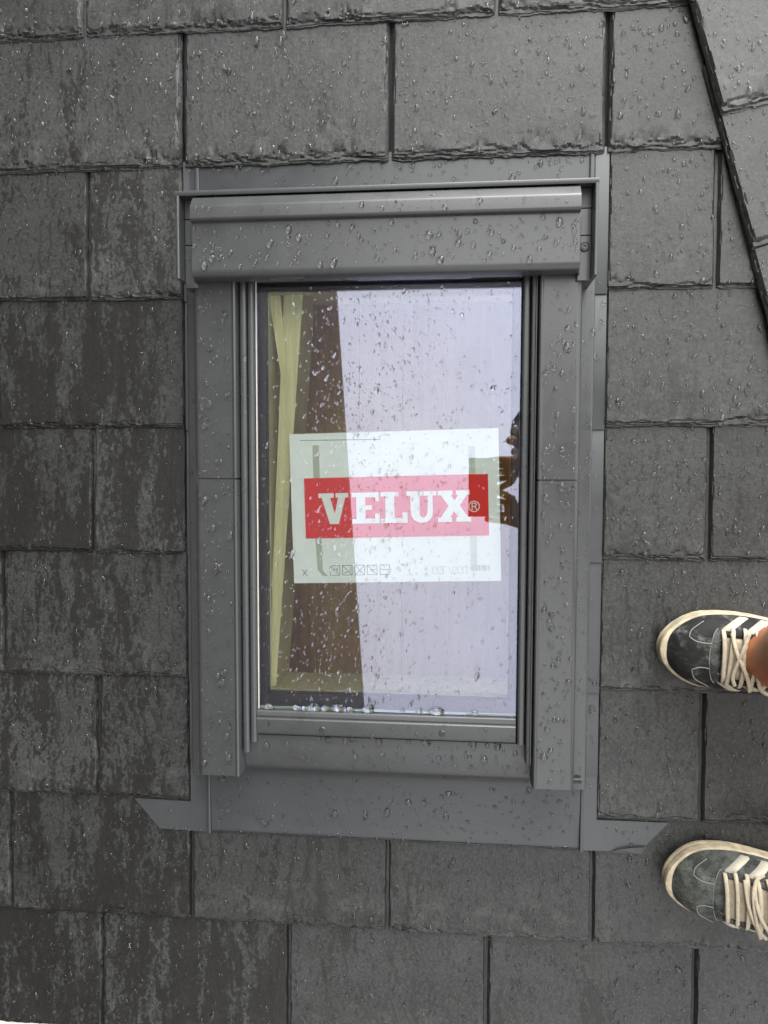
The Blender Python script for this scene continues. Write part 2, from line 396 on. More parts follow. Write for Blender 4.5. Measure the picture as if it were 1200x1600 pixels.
SLATES = []      # (matrix, x0, x1, exposed length) for the drops
def slate(x0, x1, length, M, seed, fine=True, wet=0.3, rag=1.0, sides=(1, 1), parent=roof, th=TH):
    """slate with its tail at local y=0, top face z=0 at the tail; riven and chipped edges are geometry"""
    w = x1-x0
    if fine:
        e = [0, .0009, .002, .0032, .0046, .0062, .0080]
        n = max(4, int(w/0.0036)); mid = [0.010+(w-0.020)*i/n for i in range(n+1)]
        xs = e+mid+[w-a for a in e[::-1]]
        ey = [0, .0008, .0016, .0026, .0036, .0048, .0060, .0074, .009, .011, .0135, .0165]
        my = [0.0165+(0.195-0.0165)*(i+1)/22 for i in range(22)]
        ys = ey+my+([length] if length > 0.2 else [])
    else:
        xs = [w*i/10 for i in range(11)]; ys = [0, .004, .02, length]
    nx, ny = len(xs), len(ys); sd = seed*1.37
    layers = []
    for L in range(4):
        base = (0.0006, 0.0022, 0.0042, 0.0060)[L]*rag; amp = (0.0010, 0.0030, 0.0052, 0.0085)[L]*rag
        layers.append((base, amp, sd+L*11.7, (0.20, 0.26, 0.25, 0.20)[L]*th*0.92))
    v = []
    warp = [mnoise.noise(Vector((sd, i*3.1, 0)))*0.0009 for i in range(4)]
    gx = lambda q_, s_: 0.25+1.5*max(0, min(1, 0.5+1.1*n1d(q_, s_+31, 11)))
    for j, y in enumerate(ys):
        for i, x in enumerate(xs):
            z = 0.0
            if fine:
                db = y; dl = x if sides[0] else 9; dr = (w-x) if sides[1] else 9
                for (base, amp, s, dz) in layers:
                    bb = base*0.6+max(0, 0.25+n1d(x, s, 38)*0.8+n1d(x, s+3, 150)*0.45)*amp*gx(x, sd)
                    bl = (base+max(0, n1d(y, s+5, 60)*0.8+n1d(y, s+8, 210)*0.5)*amp)*0.27
                    br_ = (base+max(0, n1d(y, s+6, 60)*0.8+n1d(y, s+9, 210)*0.5)*amp)*0.27
                    q = min(db/bb, dl/bl, dr/br_)
                    z -= dz*min(1, max(0, (1.05-q)/0.10)); z -= 0.0010*max(0, 1-abs(q-0.95)/0.10)*rag*0.6
                big = mnoise.noise(Vector((x*9+sd, y*9, 1.3)))*0.0006+mnoise.noise(Vector((x*40+sd, y*40, 4.3)))*0.00022
                z += big
            z += warp[0]*(x/w-0.5)+warp[1]*(y/0.2)
            ox, oy = 0.0, 0.0
            if fine:
                oy = (n1d(x, sd+2, 30)*0.0012+n1d(x, sd+4, 160)*0.0009)*max(0, 1-y/0.008)*rag
                if x < 0.004: ox = (n1d(y, sd+6, 40)*0.0008)*sides[0]
                if x > w-0.004: ox = (n1d(y, sd+7, 40)*0.0008)*sides[1]
                c = 0.0055                                  # worn corners
                for cx_, sg in ((0, 1), (w, -1)):
                    if not sides[0 if sg == 1 else 1]: continue
                    dx = (x-cx_)*sg
                    if dx < c and y < c:
                        oy += (c-dx)*0.35*(1-y/c)
            v.append((x0+x+ox, y+oy, z))
    f = [(j*nx+i, j*nx+i+1, (j+1)*nx+i+1, (j+1)*nx+i) for j in range(ny-1) for i in range(nx-1)]
    # skirt down to the underside
    rim = [i for i in range(nx)]+[j*nx+nx-1 for j in range(1, ny)]+[(ny-1)*nx+i for i in range(nx-2, -1, -1)]+[j*nx for j in range(ny-2, 0, -1)]
    nb0 = len(v)
    for r in rim:
        p = v[r]; v.append((p[0], p[1], -th))
    m = len(rim)
    for a in range(m):
        b_ = (a+1) % m
        f.append((rim[b_], rim[a], nb0+a, nb0+b_))
    f.append(tuple(nb0+a for a in range(m-1, -1, -1)))
    o = obj('slate', v, f, SLATE, parent, M=M)
    me = o.data; me.polygons.foreach_set('use_smooth', [True]*len(me.polygons)); me.set_sharp_from_angle(angle=rad(22))
    o['wet'] = float(wet)
    return o

def hip_x(y): return 0.394+(0.7156-y)*0.262
def course_matrix(yb, jit=0.0, dz=0.0):
    return Matrix.Translation((0, yb, TOPZ+dz)) @ Matrix.Rotation(-math.atan(SLOPE), 4, 'X') @ Matrix.Rotation(jit, 4, 'Z')
EVEN = [-0.870, -0.704, -0.4195, -0.1365, 0.149, 0.4365, 0.72]
ODD = [-0.845, -0.5600, -0.2805, 0.0075, 0.2935, 0.58]
GAP = 0.0020
WETMAP = {0: .30, 1: .36, 2: .42, 3: .44, 4: .52, 5: .50, 6: .50, 7: .50, 8: .62}
seed = 0
for k in range(-6, 9):
    yb = tail_y(k)
    xs = EVEN if k % 2 == 0 else ODD
    spans = []
    for a, b_ in zip(xs[:-1], xs[1:]):
        if 2 <= k <= 6:
            if b_ <= -0.20: spans.append((a, min(b_, -0.2805)))
            elif a < -0.281 and b_ > -0.281: spans.append((a, -0.2805))
            elif a >= 0.29: spans.append((a if a > 0.30 else 0.2955, b_))
            elif b_ > 0.30: spans.append((0.2955, b_))
        else: spans.append((a, b_))
    for (a, b_) in spans:
        if a > hip_x(yb)-0.01 and k < 2: continue
        if a > hip_x(yb)+0.02: continue
        b2 = min(b_, max(a+0.06, hip_x(yb)+0.09)) if k < 8 else b_
        seed += 1
        xm = 0.5*(a+b2)
        w_side = WETMAP.get(max(0, k), .3)
        if xm > 0.25: wet = 0.24+0.10*random.random()
        elif xm > -0.25 and k >= 7: wet = 0.40 if xm < 0 else 0.30
        elif xm > -0.25: wet = 0.30
        else: wet = w_side+random.uniform(-0.06, 0.06)
        infr = (-0.62 < b2) and a < 0.56 and -1 <= k <= 8
        jit = random.uniform(-1, 1)*0.0035; dz = random.uniform(0, 0.0006)
        # rotate about the slate's own middle
        M = Matrix.Translation((xm, yb+random.uniform(-.001, .001), TOPZ+dz)) @ Matrix.Rotation(-math.atan(SLOPE), 4, 'X') @ Matrix.Rotation(jit, 4, 'Z')
        hw = 0.5*(b2-a)
        ln = 0.40
        if a > 0.29 and 2 <= k <= 6 or b_ < -0.2 and 2 <= k <= 6: ln = 0.40
        if k == 7 and b2 > -0.27 and a < 0.29: ln = 0.245
        slate(-hw+GAP, hw-GAP, ln, M, seed, fine=infr, wet=wet, rag=2.0 if k < 2 else (1.5 if xm > 0.2 else 1.05))
        if infr: SLATES.append((M, -hw+GAP, hw-GAP, 0.0, G-0.004, wet, k, xm))
for a, b_ in zip(ODD[:-1], ODD[1:]):
    seed += 1; hw = 0.5*(b_-a)
    slate(-hw+GAP, hw-GAP, 0.21, Matrix.Translation((0.5*(a+b_), tail_y(8)+0.002, TOPZ-0.0080)) @ Matrix.Rotation(-math.atan(SLOPE), 4, 'X'), seed+300, fine=False, wet=0.5)
# hip slates: a chain laid along the hip line, on top of the main slope
ang = math.atan(0.262)
hip_pts = [(0.352, 0.862), (0.3935, 0.7180), (0.4340, 0.5745), (0.4775, 0.4050), (0.523, 0.236), (0.568, 0.064), (0.613, -0.108), (0.658, -0.28), (0.703, -0.452), (0.748, -0.62)]
hip_pts = [(0.3115, 1.005), (0.352, 0.862)][:1]+hip_pts
for i, (hx, hy) in enumerate(hip_pts):
    if i < 2 or i == 2: pass
    M = Matrix.Translation((hx, hy, 0.030+0.0005*(i % 2))) @ Matrix.Rotation(ang*1.02, 4, 'Z') @ Matrix.Rotation(rad(7), 4, 'Y') @ Matrix.Rotation(-0.042, 4, 'X')
    infr = 1 <= i <= 5
    seed += 1
    slate(0.0, 0.21, 0.245, M, seed+90, fine=infr, wet=0.22, rag=2.2, th=0.0085)
    if infr: SLATES.append((M, 0.0, 0.12, 0.0, 0.17, 0.22, -9, hx))

# slope beyond the hip (turns away to the right, outside the photograph)
p_ = [(0.20, 1.43), (0.748, -0.66)]
hb = [Vector((0.20+0.09, 1.43+0.0, 0.0)), Vector((0.748+0.12, -0.66, 0.0))]
v = [hb[0], hb[1], hb[1]+Vector((1.6, 0.4, -1.25)), hb[0]+Vector((1.6, 0.4, -1.25))]
v2 = [p+Vector((0, 0, -0.03)) for p in v]
sidef = obj('side_roof', v+v2, [(0, 1, 2, 3), (7, 6, 5, 4), (0, 4, 5, 1), (1, 5, 6, 2), (2, 6, 7, 3), (3, 7, 4, 0)], SLATE, kind='structure', label='slate slope turning away beyond the hip')
sidef['wet'] = 0.3

# white gutter under the eaves
gt = empty('gutter', label='white gutter running under the bottom edge of the slate roof', cat='gutter')
pr = []
for i in range(13):
    a = math.pi*i/12; pr.append((-0.765+0.066*math.cos(a), -0.030-0.060*math.sin(a)))
for i in range(13):
    a = math.pi*(12-i)/12; pr.append((-0.765+0.063*math.cos(a), -0.029-0.057*math.sin(a)))
extrude('channel', pr, RX0, 0.9, 'X', WHITE_PVC, gt)
box('fascia', RX0, 0.9, -0.699, -0.665, -0.20, -0.037, WHITE_PVC, gt, axis='X')
box('front_lip', RX0, 0.9, -0.838, -0.826, -0.034, -0.024, WHITE_PVC, gt, axis='X', r=0.004)

# ------------------------------------------------------------------ roof window
win = empty('roof_window', label='grey metal framed roof window with rain drops set into the slates', cat='roof window')
CX0, CX1 = -0.2465, 0.2572                    # outer edges of the covers
IX0, IX1 = -0.1882, 0.2032                    # inner edges
YB, YT, YS = -0.2946, 0.372, 0.1089
def cover(sgn, y0, y1):
    if sgn < 0:
        p = [(CX0, 0.018), (CX0, 0.071), (CX0+0.005, 0.0755), (IX0-0.0055, 0.0755), (IX0-0.0035, 0.0775), (IX0-0.0005, 0.0765), (IX0+0.0006, 0.050), (IX0-0.003, 0.050), (IX0-0.004, 0.018)]
    else:
        p = [(CX1, 0.018), (CX1, 0.071), (CX1-0.005, 0.0755), (IX1+0.0055, 0.0755), (IX1+0.0035, 0.0775), (IX1+0.0005, 0.0765), (IX1-0.0006, 0.050), (IX1+0.003, 0.050), (IX1+0.004, 0.018)]
    return extrude('side_cover', rounded(p, [0, .004, .004, .002, .002, .002, 0, 0, 0], 3), y0, y1, 'Y', METAL, win)
for s in (-1, 1):
    cover(s, YB, YS-0.0009); cover(s, YS+0.0009, YT)
# joint strip under the seam of the covers
for x0, x1 in ((CX0+0.002, IX0-0.003), (IX1+0.003, CX1-0.002)):
    box('joint_strip', x0, x1, YS-0.01, YS+0.01, 0.066, 0.0735, METAL_DARK, win, r=0)
# outer gutter steps and soakers
box('side_gutter', -0.2725, CX0+0.001, -0.316, 0.372, 0.0, 0.026, METAL, win, r=0.003)
box('side_gutter', CX1-0.001, 0.2805, -0.314, 0.372, 0.0, 0.026, METAL, win, r=0.003)
for k in range(2, 8):
    y1 = tail_y(k-1)-0.004; y0 = tail_y(k)-0.004
    y0 = max(y0, -0.300)
    if y1 <= y0: continue
    for (x0, x1) in ((-0.2815, -0.2727), (0.2807, 0.2985)):
        pr = rounded([(y0, 0.0075), (y0, 0.0100), (y1+0.012, 0.0068), (y1+0.012, 0.0045)], 0.0004, 2)
        extrude('soaker', pr, x0, x1, 'X', FLASH, win)
# top flashing, folds
box('top_flashing', -0.2795, 0.2925, 0.40, 0.552, 0.000, 0.0055, FLASH, win, r=0.0006)
for x in (-0.2620, 0.2762):
    box('flashing_fold', x-0.0028, x+0.0028, 0.400, 0.5385, 0.0057, 0.0085, FLASH, win, r=0.0012)
# U-shaped upstand round the hood
def upstand():
    T = 0.0042; z1 = 0.100; z0 = 0.0086
    pr = rounded([(0.4708, z0), (0.4708, z1-0.004), (0.4690, z1-0.001), (0.4720, z1), (0.4758, z1), (0.4758, z0)], [0, .001, .001, .001, .0025, 0], 3)
    extrude('upstand', pr, -0.2595, 0.2700, 'X', METAL, win)
    pr = rounded([(-0.2595, 0.0262), (-0.2595, z1-0.0006), (-0.2545, z1-0.0006), (-0.2545, 0.0262)], [0, .002, .002, 0], 3)
    extrude('upstand', pr, 0.366, 0.4705, 'Y', METAL, win)
    pr = rounded([(0.2700, 0.0262), (0.2700, z1-0.0006), (0.2652, z1-0.0006), (0.2652, 0.0262)], [0, .002, .002, 0], 3)
    extrude('upstand', pr, 0.360, 0.4705, 'Y', METAL, win)
upstand()
# channel floors beside the hood
for x0, x1 in ((-0.2543, -0.2372), (0.2480, 0.2650)):
    for y0, y1 in ((0.358, 0.4120), (0.4135, 0.4450), (0.4465, 0.4700)):
        box('channel_plate', x0, x1, y0, y1, 0.028, 0.080, METAL_DARK if y0 > 0.44 else METAL, win, r=0.001)
# hood
hood = [(0.3665, 0.070), (0.3645, 0.090), (0.3665, 0.1010), (0.3730, 0.1040), (0.4335, 0.1022), (0.4350, 0.1085), (0.4375, 0.1105), (0.4530, 0.1098), (0.4670, 0.0985), (0.4685, 0.060)]
extrude('hood', rounded(hood, [0, .005, .004, .003, .0012, .0015, .0015, .002, .002, 0], 5), -0.2365, 0.2478, 'X', METAL, win, smooth_angle=50)
# end plates of the hood with screw (right) and a plain one (left)
for x0, x1 in ((-0.2393, -0.2367), (0.2480, 0.2500)):
    extrude('hood_end_plate', rounded([(0.3620, 0.05), (0.3640, 0.090), (0.4300, 0.097), (0.4600, 0.092), (0.4655, 0.05)], 0.003, 3), x0, x1, 'X', METAL_DARK, win)
def screw(x, y, z, r, parent):
    v, f = [], []; n = 20
    prof = [(r, -0.002), (r, 0.0008), (r*0.82, 0.0016), (r*0.72, 0.0010), (r*0.60, 0.0010), (r*0.5, 0.0018), (r*0.36, 0.0018), (r*0.30, -0.0005), (0.0, -0.0005)]
    for (rr, zz) in prof[:-1]:
        for k in range(n): v.append((x+rr*math.cos(2*math.pi*k/n), y+rr*math.sin(2*math.pi*k/n), z+zz))
    m = len(prof)-1
    for i in range(m-1):
        for k in range(n): f.append((i*n+k, i*n+(k+1) % n, (i+1)*n+(k+1) % n, (i+1)*n+k))
    f.append(tuple((m-1)*n+k for k in range(n)))
    return obj('screw', v, f, STEEL if parent is None else METAL, parent, smooth=False)
# inner rails and sash
def rail(name, x0, x1, z1, y0, y1, mat, r=0.003):
    box(name, x0, x1, y0, y1, 0.012, z1, mat, win, r=r)
rail('guide_rail', -0.1862, -0.1776, 0.0665, -0.2646, YT, METAL)
rail('sash_rail', -0.1764, -0.1680, 0.0640, -0.2510, YT, METAL)
rail('guide_rail', 0.1945, 0.2008, 0.0700, -0.2644, YT, METAL_DARK, 0.002)
box('rail_bead', 0.1993, 0.2014, -0.2644, YT, 0.0702, 0.0722, METAL, win, r=0.0009)
rail('sash_rail', 0.1838, 0.1932, 0.0640, -0.2410, YT, METAL)
# dark ground between the rails
box('frame_body', -0.2440, -0.1665, -0.285, 0.42, -0.03, 0.0115, RUBBER, win, r=0)
box('frame_body', 0.1822, 0.2550, -0.285, 0.42, -0.03, 0.0115, RUBBER, win, r=0)
box('frame_body', -0.1660, 0.1818, -0.285, -0.2135, -0.03, 0.0115, RUBBER, win, r=0, axis='X')
box('frame_body', -0.1660, 0.1818, 0.3745, 0.42, -0.03, 0.05, RUBBER, win, r=0, axis='X')
# rails at head of the pane
box('head_rail', -0.1670, 0.1828, 0.3720, 0.3775, 0.02, 0.0640, METAL_DARK, win, axis='X', r=0.002)
# bottom rail, bottom cover
br_ = [(-0.2425, 0.030), (-0.2435, 0.048), (-0.2410, 0.0600), (-0.2190, 0.0620), (-0.2178, 0.0604), (-0.2160, 0.0604), (-0.2145, 0.0615), (-0.2075, 0.0600), (-0.2065, 0.030)]
extrude('bottom_rail', rounded(br_, [0, .003, .004, .001, .0004, .0004, .001, .002, 0], 4), -0.1676, 0.1818, 'X', METAL, win)
for x, y in ((-0.0770, -0.2312), (0.0850, -0.2302)): screw(x, y, 0.0613, 0.0042, win)
screw(0.2568, 0.3985, 0.0812, 0.0058, win)
bc = [(-0.3004, 0.022), (-0.3010, 0.034), (-0.2930, 0.047), (-0.2700, 0.052), (-0.2440, 0.0525), (-0.2440, 0.020)]
extrude('bottom_cover', rounded(bc, [0, .005, .010, .012, 0, 0], 6), -0.1874, 0.2024, 'X', METAL, win, smooth_angle=50)
# pane, gasket, spacer
PZ = 0.0555
glass = box('glass_pane', -0.1662, 0.1822, -0.2060, 0.3700, PZ-0.0035, PZ, GLASS, win, r=0)
def ring(name, x0, x1, y0, y1, w, z0, z1, mat, wb=None):
    wb = wb or w
    box(name, x0, x0+w, y0, y1, z0, z1, mat, win, r=0.0004); box(name, x1-w, x1, y0, y1, z0, z1, mat, win, r=0.0004)
    box(name, x0+w, x1-w, y0, y0+wb, z0, z1, mat, win, r=0.0004, axis='X'); box(name, x0+w, x1-w, y1-w, y1, z0, z1, mat, win, r=0.0004, axis='X')
ring('spacer', -0.1640, 0.1815, -0.2030, 0.3690, 0.0085, PZ-0.022, PZ-0.0050, SPACER, 0.0165)
box('glass_gasket', -0.1672, -0.1654, -0.206, 0.3712, PZ+0.0002, PZ+0.0022, GASKET, win, r=0.0008)
box('glass_gasket', -0.1654, 0.1822, 0.3696, 0.3712, PZ+0.0002, PZ+0.0022, GASKET, win, r=0.0008, axis='X')
box('glass_edge', -0.1655, 0.1815, -0.2072, -0.2035, PZ-0.0045, PZ-0.0036, plain("green_glass_edge", (0.40, 0.46, 0.33), 0.4), win, axis='X', r=0.0003)
# lower pane of the double glazing
box('inner_pane', -0.1550, 0.1725, -0.1855, 0.3600, PZ-0.024, PZ-0.021, GLASS_IN, win, r=0)
# inner pine frame (under the pane)
box('inner_frame', -0.1672, -0.1560, -0.2125, 0.3735, -0.055, PZ-0.0245, PINE, win, r=0.001)
box('inner_frame', 0.1765, 0.1828, -0.2125, 0.3735, -0.055, PZ-0.0245, PINE, win, r=0.001)
box('inner_frame', -0.1560, 0.1765, -0.2125, -0.1850, -0.055, PZ-0.0245, PINE, win, r=0.001, axis='X')
box('inner_frame', -0.1560, 0.1765, 0.3610, 0.3735, -0.055, PZ-0.0245, PINE, win, r=0.001, axis='X')
# lining of the shaft
def lining():
    x0, x1, y0, y1, zb = -0.215, 0.232, -0.36, 0.41, -0.24
    box('lining_board', x0-0.018, x0, y0, y1, zb, -0.056, BROWN, win, r=0)
    box('lining_board', x1, x1+0.018, y0, y1, zb, -0.056, BROWN, win, r=0)
    box('lining_board', x0, x1, y0-0.018, y0, zb, -0.056, BROWN, win, r=0, axis='X')
    box('lining_board', x0, x1, y1, y1+0.018, zb, -0.056, BROWN, win, r=0, axis='X')
    n = 6; w = (x1-x0)/n
    for i in range(n):
        box('back_board', x0+i*w+0.0002, x0+(i+1)*w-0.0002, y0, y1, zb-0.018, zb-0.0005*(i % 2), BROWN, win, r=0.0003)
lining()
# slanting rafter and brace seen through the left of the pane
def beam(name, p0, p1, w, z0, z1, mat):
    a, b_ = Vector(p0), Vector(p1); d = (b_-a).normalized(); n = Vector((-d.y, d.x))*w/2
    q = [a+n, a-n, b_-n, b_+n]
    v = [(p.x, p.y, z) for z in (z0, z1) for p in q]
    return obj(name, v, [(3, 2, 1, 0), (4, 5, 6, 7), (0, 1, 5, 4), (1, 2, 6, 5), (2, 3, 7, 6), (3, 0, 4, 7)], mat, win)
def plank(name, q, z0, z1, mat):
    n_ = len(q); v = [(x, y, z) for z in (z0, z1) for x, y in q]
    obj(name, v, [tuple(range(n_-1, -1, -1)), tuple(range(n_, 2*n_))]+[(i, (i+1) % n_, n_+(i+1) % n_, n_+i) for i in range(n_)], mat, win)
plank('rafter', [(-0.1620, -0.1840), (-0.1500, -0.1840), (-0.1095, 0.3600), (-0.1290, 0.3600)], -0.06, 0.024, PINE)
plank('rafter_batten', [(-0.1630, -0.1840), (-0.1605, -0.1840), (-0.1252, 0.3600), (-0.1370, 0.3600)], -0.05, 0.019, PINE)
plank('brace', [(-0.1390, 0.2350), (-0.1320, 0.2700), (-0.1420, 0.3600), (-0.1580, 0.3600)], -0.04, 0.021, PINE)
# apron below the window
ap = [(-0.4048, 0.0105), (-0.4050, 0.0128), (-0.4000, 0.0140), (-0.390, 0.0142), (-0.312, 0.0200), (-0.298, 0.0330), (-0.296, 0.0320), (-0.31, 0.0180)]
extrude('apron', rounded(ap, [.0002, .0006, .0015, .004, .006, 0, 0, 0], 3), -0.2485, 0.2742, 'X', FLASH, win)
# drooping lip along its lower edge
lip = []
n = 70; v = []; f = []
for i in range(n+1):
    x = -0.2485+(0.2742+0.2485)*i/n
    yy = -0.4052-0.0022*max(0, mnoise.noise(Vector((x*14, 3.3, 0)))+0.3); zz = 0.0110+0.0016*mnoise.noise(Vector((x*22, 9.1, 0)))
    v += [(x, -0.4030, 0.0140), (x, yy, zz+0.0006), (x, yy, zz-0.001)]
for i in range(n):
    a = i*3; f += [(a, a+1, a+4, a+3), (a+1, a+2, a+5, a+4)]
obj('apron_lip', v, f, FLASH, win, smooth=True)
for s in (-1, 1):
    # fold between apron and corner piece
    x = -0.2512 if s < 0 else 0.2768
    extrude('apron_fold', rounded([(x-0.0022, 0.010), (x-0.0022, 0.0190), (x+0.0022, 0.0190), (x+0.0022, 0.010)], [0, .0015, .0015, 0], 3), -0.4052, -0.302, 'Y', FLASH, win)
def sheet(name, pts, zf, th, mat, holes=None):
    """flat polygon laid on the course below (z follows zf), with thickness"""
    m = len(pts)
    v = [(x, y, zf(x, y)) for x, y in pts]+[(x, y, zf(x, y)-th) for x, y in pts]
    f = [tuple(range(m)), tuple(range(2*m-1, m-1, -1))]+[(i, m+i, m+(i+1) % m, (i+1) % m) for i in range(m)]
    import bmesh
    me = mesh(name, v, f, mat); bm = bmesh.new(); bm.from_mesh(me); bmesh.ops.recalc_face_normals(bm, faces=bm.faces); bm.to_mesh(me); bm.free()
    return put(bpy.data.objects.new(name, me), win)
def z7(x, y): return TOPZ-SLOPE*(y-tail_y(7))+0.0024
sheet('corner_flashing', [(-0.2534, -0.300), (-0.2810, -0.300), (-0.2810, -0.3625), (-0.3665, -0.3625), (-0.3282, -0.4052), (-0.2534, -0.4058)], lambda x, y: z7(x, y)+(0.0016 if x > -0.29 else 0), 0.0012, FLASH)
sheet('corner_flashing', [(0.2790, -0.300), (0.2983, -0.300), (0.2983, -0.3625), (0.3955, -0.3625), (0.3560, -0.4058), (0.3130, -0.4058), (0.2790, -0.4060)], lambda x, y: z7(x, y)+(0.0016 if x < 0.30 else 0), 0.0012, FLASH)
# creased, dog-eared flap at the tip of the right corner piece
v = [(0.3585, -0.4075, 0.0128), (0.3160, -0.4070, 0.0122), (0.3280, -0.4012, 0.0150), (0.3440, -0.3975, 0.0165), (0.3660, -0.3960, 0.0140), (0.3450, -0.4030, 0.0166)]
obj('creased_flap', v, [(0, 5, 2, 1), (5, 3, 2), (0, 4, 3, 5)], FLASH, win)

# ------------------------------------------------------------------ paper sticker behind the pane
st = empty('sticker', label='white paper card with red panel and white lettering stuck behind the window pane', cat='sticker')
SZ = PZ-0.0046
So = Vector((-0.1235, 0.1685)); ex = Vector((0.2773, 0.0081)).normalized(); ey = Vector((ex.y, -ex.x))     # ey points down the slope
def SP(u, w, dz=0.0):         # u, w in source pixels of the card (0..322, 0..232)
    k = 0.000866
    p = So+ex*(u*k)+ey*(w*k)
    return (p.x, p.y, SZ+dz)
def card(name, poly, dz, mat, parent=st, th=0.0002):
    m = len(poly)
    v = [SP(u, w, dz) for u, w in poly]+[SP(u, w, dz-th) for u, w in poly]
    f = [tuple(range(m)), tuple(range(2*m-1, m-1, -1))]+[(i, m+i, m+(i+1) % m, (i+1) % m) for i in range(m)]
    import bmesh
    me = mesh(name, v, f, mat); bm = bmesh.new(); bm.from_mesh(me); bmesh.ops.recalc_face_normals(bm, faces=bm.faces); bm.to_mesh(me); bm.free()
    return put(bpy.data.objects.new(name, me), parent)
def rect(u0, w0, u1, w1): return [(u0, w0), (u1, w0), (u1, w1), (u0, w1)]
card('paper', rect(0, 0, 322, 233), 0.0, PAPER, th=0.0004)
pan = card('red_panel', rect(21, 69, 305, 163), 0.00025, RED)
def letter(poly, x0):          # poly in letter units: y up, height 48
    card('letter', [(x0+u, 141-w) for u, w in poly], 0.0005, PAPER, pan)
S = 7
letter([(0, 48), (0, 41), (5, 41), (17, 0), (31, 0), (42, 41), (47, 41), (47, 48), (27, 48), (27, 41), (31, 41), (25, 16), (18.5, 41), (24, 41), (24, 48)], 43)
letter([(0, 48), (0, 41), (7, 41), (7, 7), (0, 7), (0, 0), (43, 0), (43, 15), (36, 15), (36, 7.5), (21, 7.5), (21, 21), (31, 21), (31, 28), (21, 28), (21, 40.5), (35, 40.5), (35, 34), (42, 34), (42, 48)], 95)
letter([(0, 48), (0, 41), (7, 41), (7, 7), (0, 7), (0, 0), (41, 0), (41, 16), (33.5, 16), (33.5, 7.5), (21, 7.5), (21, 41), (28, 41), (28, 48)], 140)
uu = [(0, 48), (0, 41), (6, 41), (6, 16), (7.5, 9), (11, 4), (17, 0.6), (23, -0.5), (30, 0.6), (35, 3.6), (38.6, 8.5), (40, 15), (40, 41), (46, 41), (46, 48), (26, 48), (26, 41), (32, 41), (32, 17), (30.5, 11), (27, 8), (23.5, 7.6), (21, 9.5), (20, 14), (20, 41), (25, 41), (25, 48)]
letter(uu, 180)
letter([(0, 48), (0, 41), (5, 41), (16, 24.5), (4.5, 7), (0, 7), (0, 0), (21, 0), (21, 7), (18.5, 7), (24.5, 16.5), (30.5, 7), (27.5, 7), (27.5, 0), (50, 0), (50, 7), (45.5, 7), (33.5, 25), (44, 41), (48.5, 41), (48.5, 48), (28, 48), (28, 41), (31, 41), (25.5, 32.5), (20, 41), (22.5, 41), (22.5, 48)], 228)
def ring_poly(cx, cw, r, wd, n=24):
    a = [(cx+r*math.cos(2*math.pi*i/n), cw+r*math.sin(2*math.pi*i/n)) for i in range(n+1)]
    b_ = [(cx+(r-wd)*math.cos(2*math.pi*i/n), cw+(r-wd)*math.sin(2*math.pi*i/n)) for i in range(n, -1, -1)]
    return a, b_
def strokes(name, lines, wd, dz, mat, parent):
    v = []; f = []
    for i, (a, b_) in enumerate(lines):
        a, b_ = Vector(a), Vector(b_); d = (b_-a).normalized(); n = Vector((-d.y, d.x))*wd/2; a = a-d*wd*0.4; b_ = b_+d*wd*0.4
        k = len(v); z = dz+0.00001*i
        v += [SP(*(a+n), z), SP(*(a-n), z), SP(*(b_-n), z), SP(*(b_+n), z)]; f.append((k, k+1, k+2, k+3))
    return obj(name, v, f, mat, parent)
cir = [(283+8*math.cos(2*math.pi*i/20), 118+8*math.sin(2*math.pi*i/20)) for i in range(21)]
L = list(zip(cir[:-1], cir[1:]))+[((280, 123), (280, 113)), ((280, 113), (285, 113)), ((285, 113), (286.4, 115.5)), ((286.4, 115.5), (285, 118)), ((285, 118), (280, 118)), ((283.5, 118), (287, 123))]
strokes('registered_mark', L, 1.4, 0.0005, PAPER, pan)
card('grey_strip', rect(36, 18, 46, 69), 0.0002, PAPER_GREY); card('grey_strip', [(36, 163), (46, 163), (46, 213), (54, 222), (46, 222), (38, 212)], 0.0002, PAPER_GREY)
card('grey_strip', rect(276, 26, 286, 69), 0.0002, PAPER_LIGHT); card('grey_strip', rect(276, 163, 286, 217), 0.0002, PAPER_LIGHT)
strokes('thin_rule', [((17, 10), (142, 12))], 0.9, 0.0002, INK, st)
strokes('cross_mark', [((14, 212), (21, 221)), ((21, 212), (14, 221))], 1.0, 0.0002, INK, st)
strokes('cross_mark', [((303, 13), (311, 13)), ((304, 17), (309, 10)), ((309, 17), (306, 12))], 0.9, 0.0002, PAPER_LIGHT, st)
for i in range(5):
    u = 58+i*19.5; w0 = 206; s = 15
    ls = [((u, w0), (u+s, w0)), ((u+s, w0), (u+s, w0+s)), ((u+s, w0+s), (u, w0+s)), ((u, w0+s), (u, w0)), ((u, w0+(0 if i != 4 else 7)), (u+s, w0+(s if i != 4 else 7)))]
    if i in (2,): ls.append(((u+s, w0), (u, w0+s)))
    if i == 0: ls += [((u+4, w0+7), (u+12, w0+7)), ((u+9, w0+4), (u+12, w0+7))]
    if i == 1: ls += [((u+2, w0+12), (u+9, w0+10)), ((u+12, w0+3), (u+12, w0+10))]
    if i == 3: ls += [((u+5, w0+7), (u+13, w0+7)), ((u+5, w0+8.3), (u+9, w0+10))]
    if i == 4: ls += [((u+3, w0-1), (u+8, w0+3))]
    strokes('pictogram', ls, 0.85, 0.0002, INK, st)
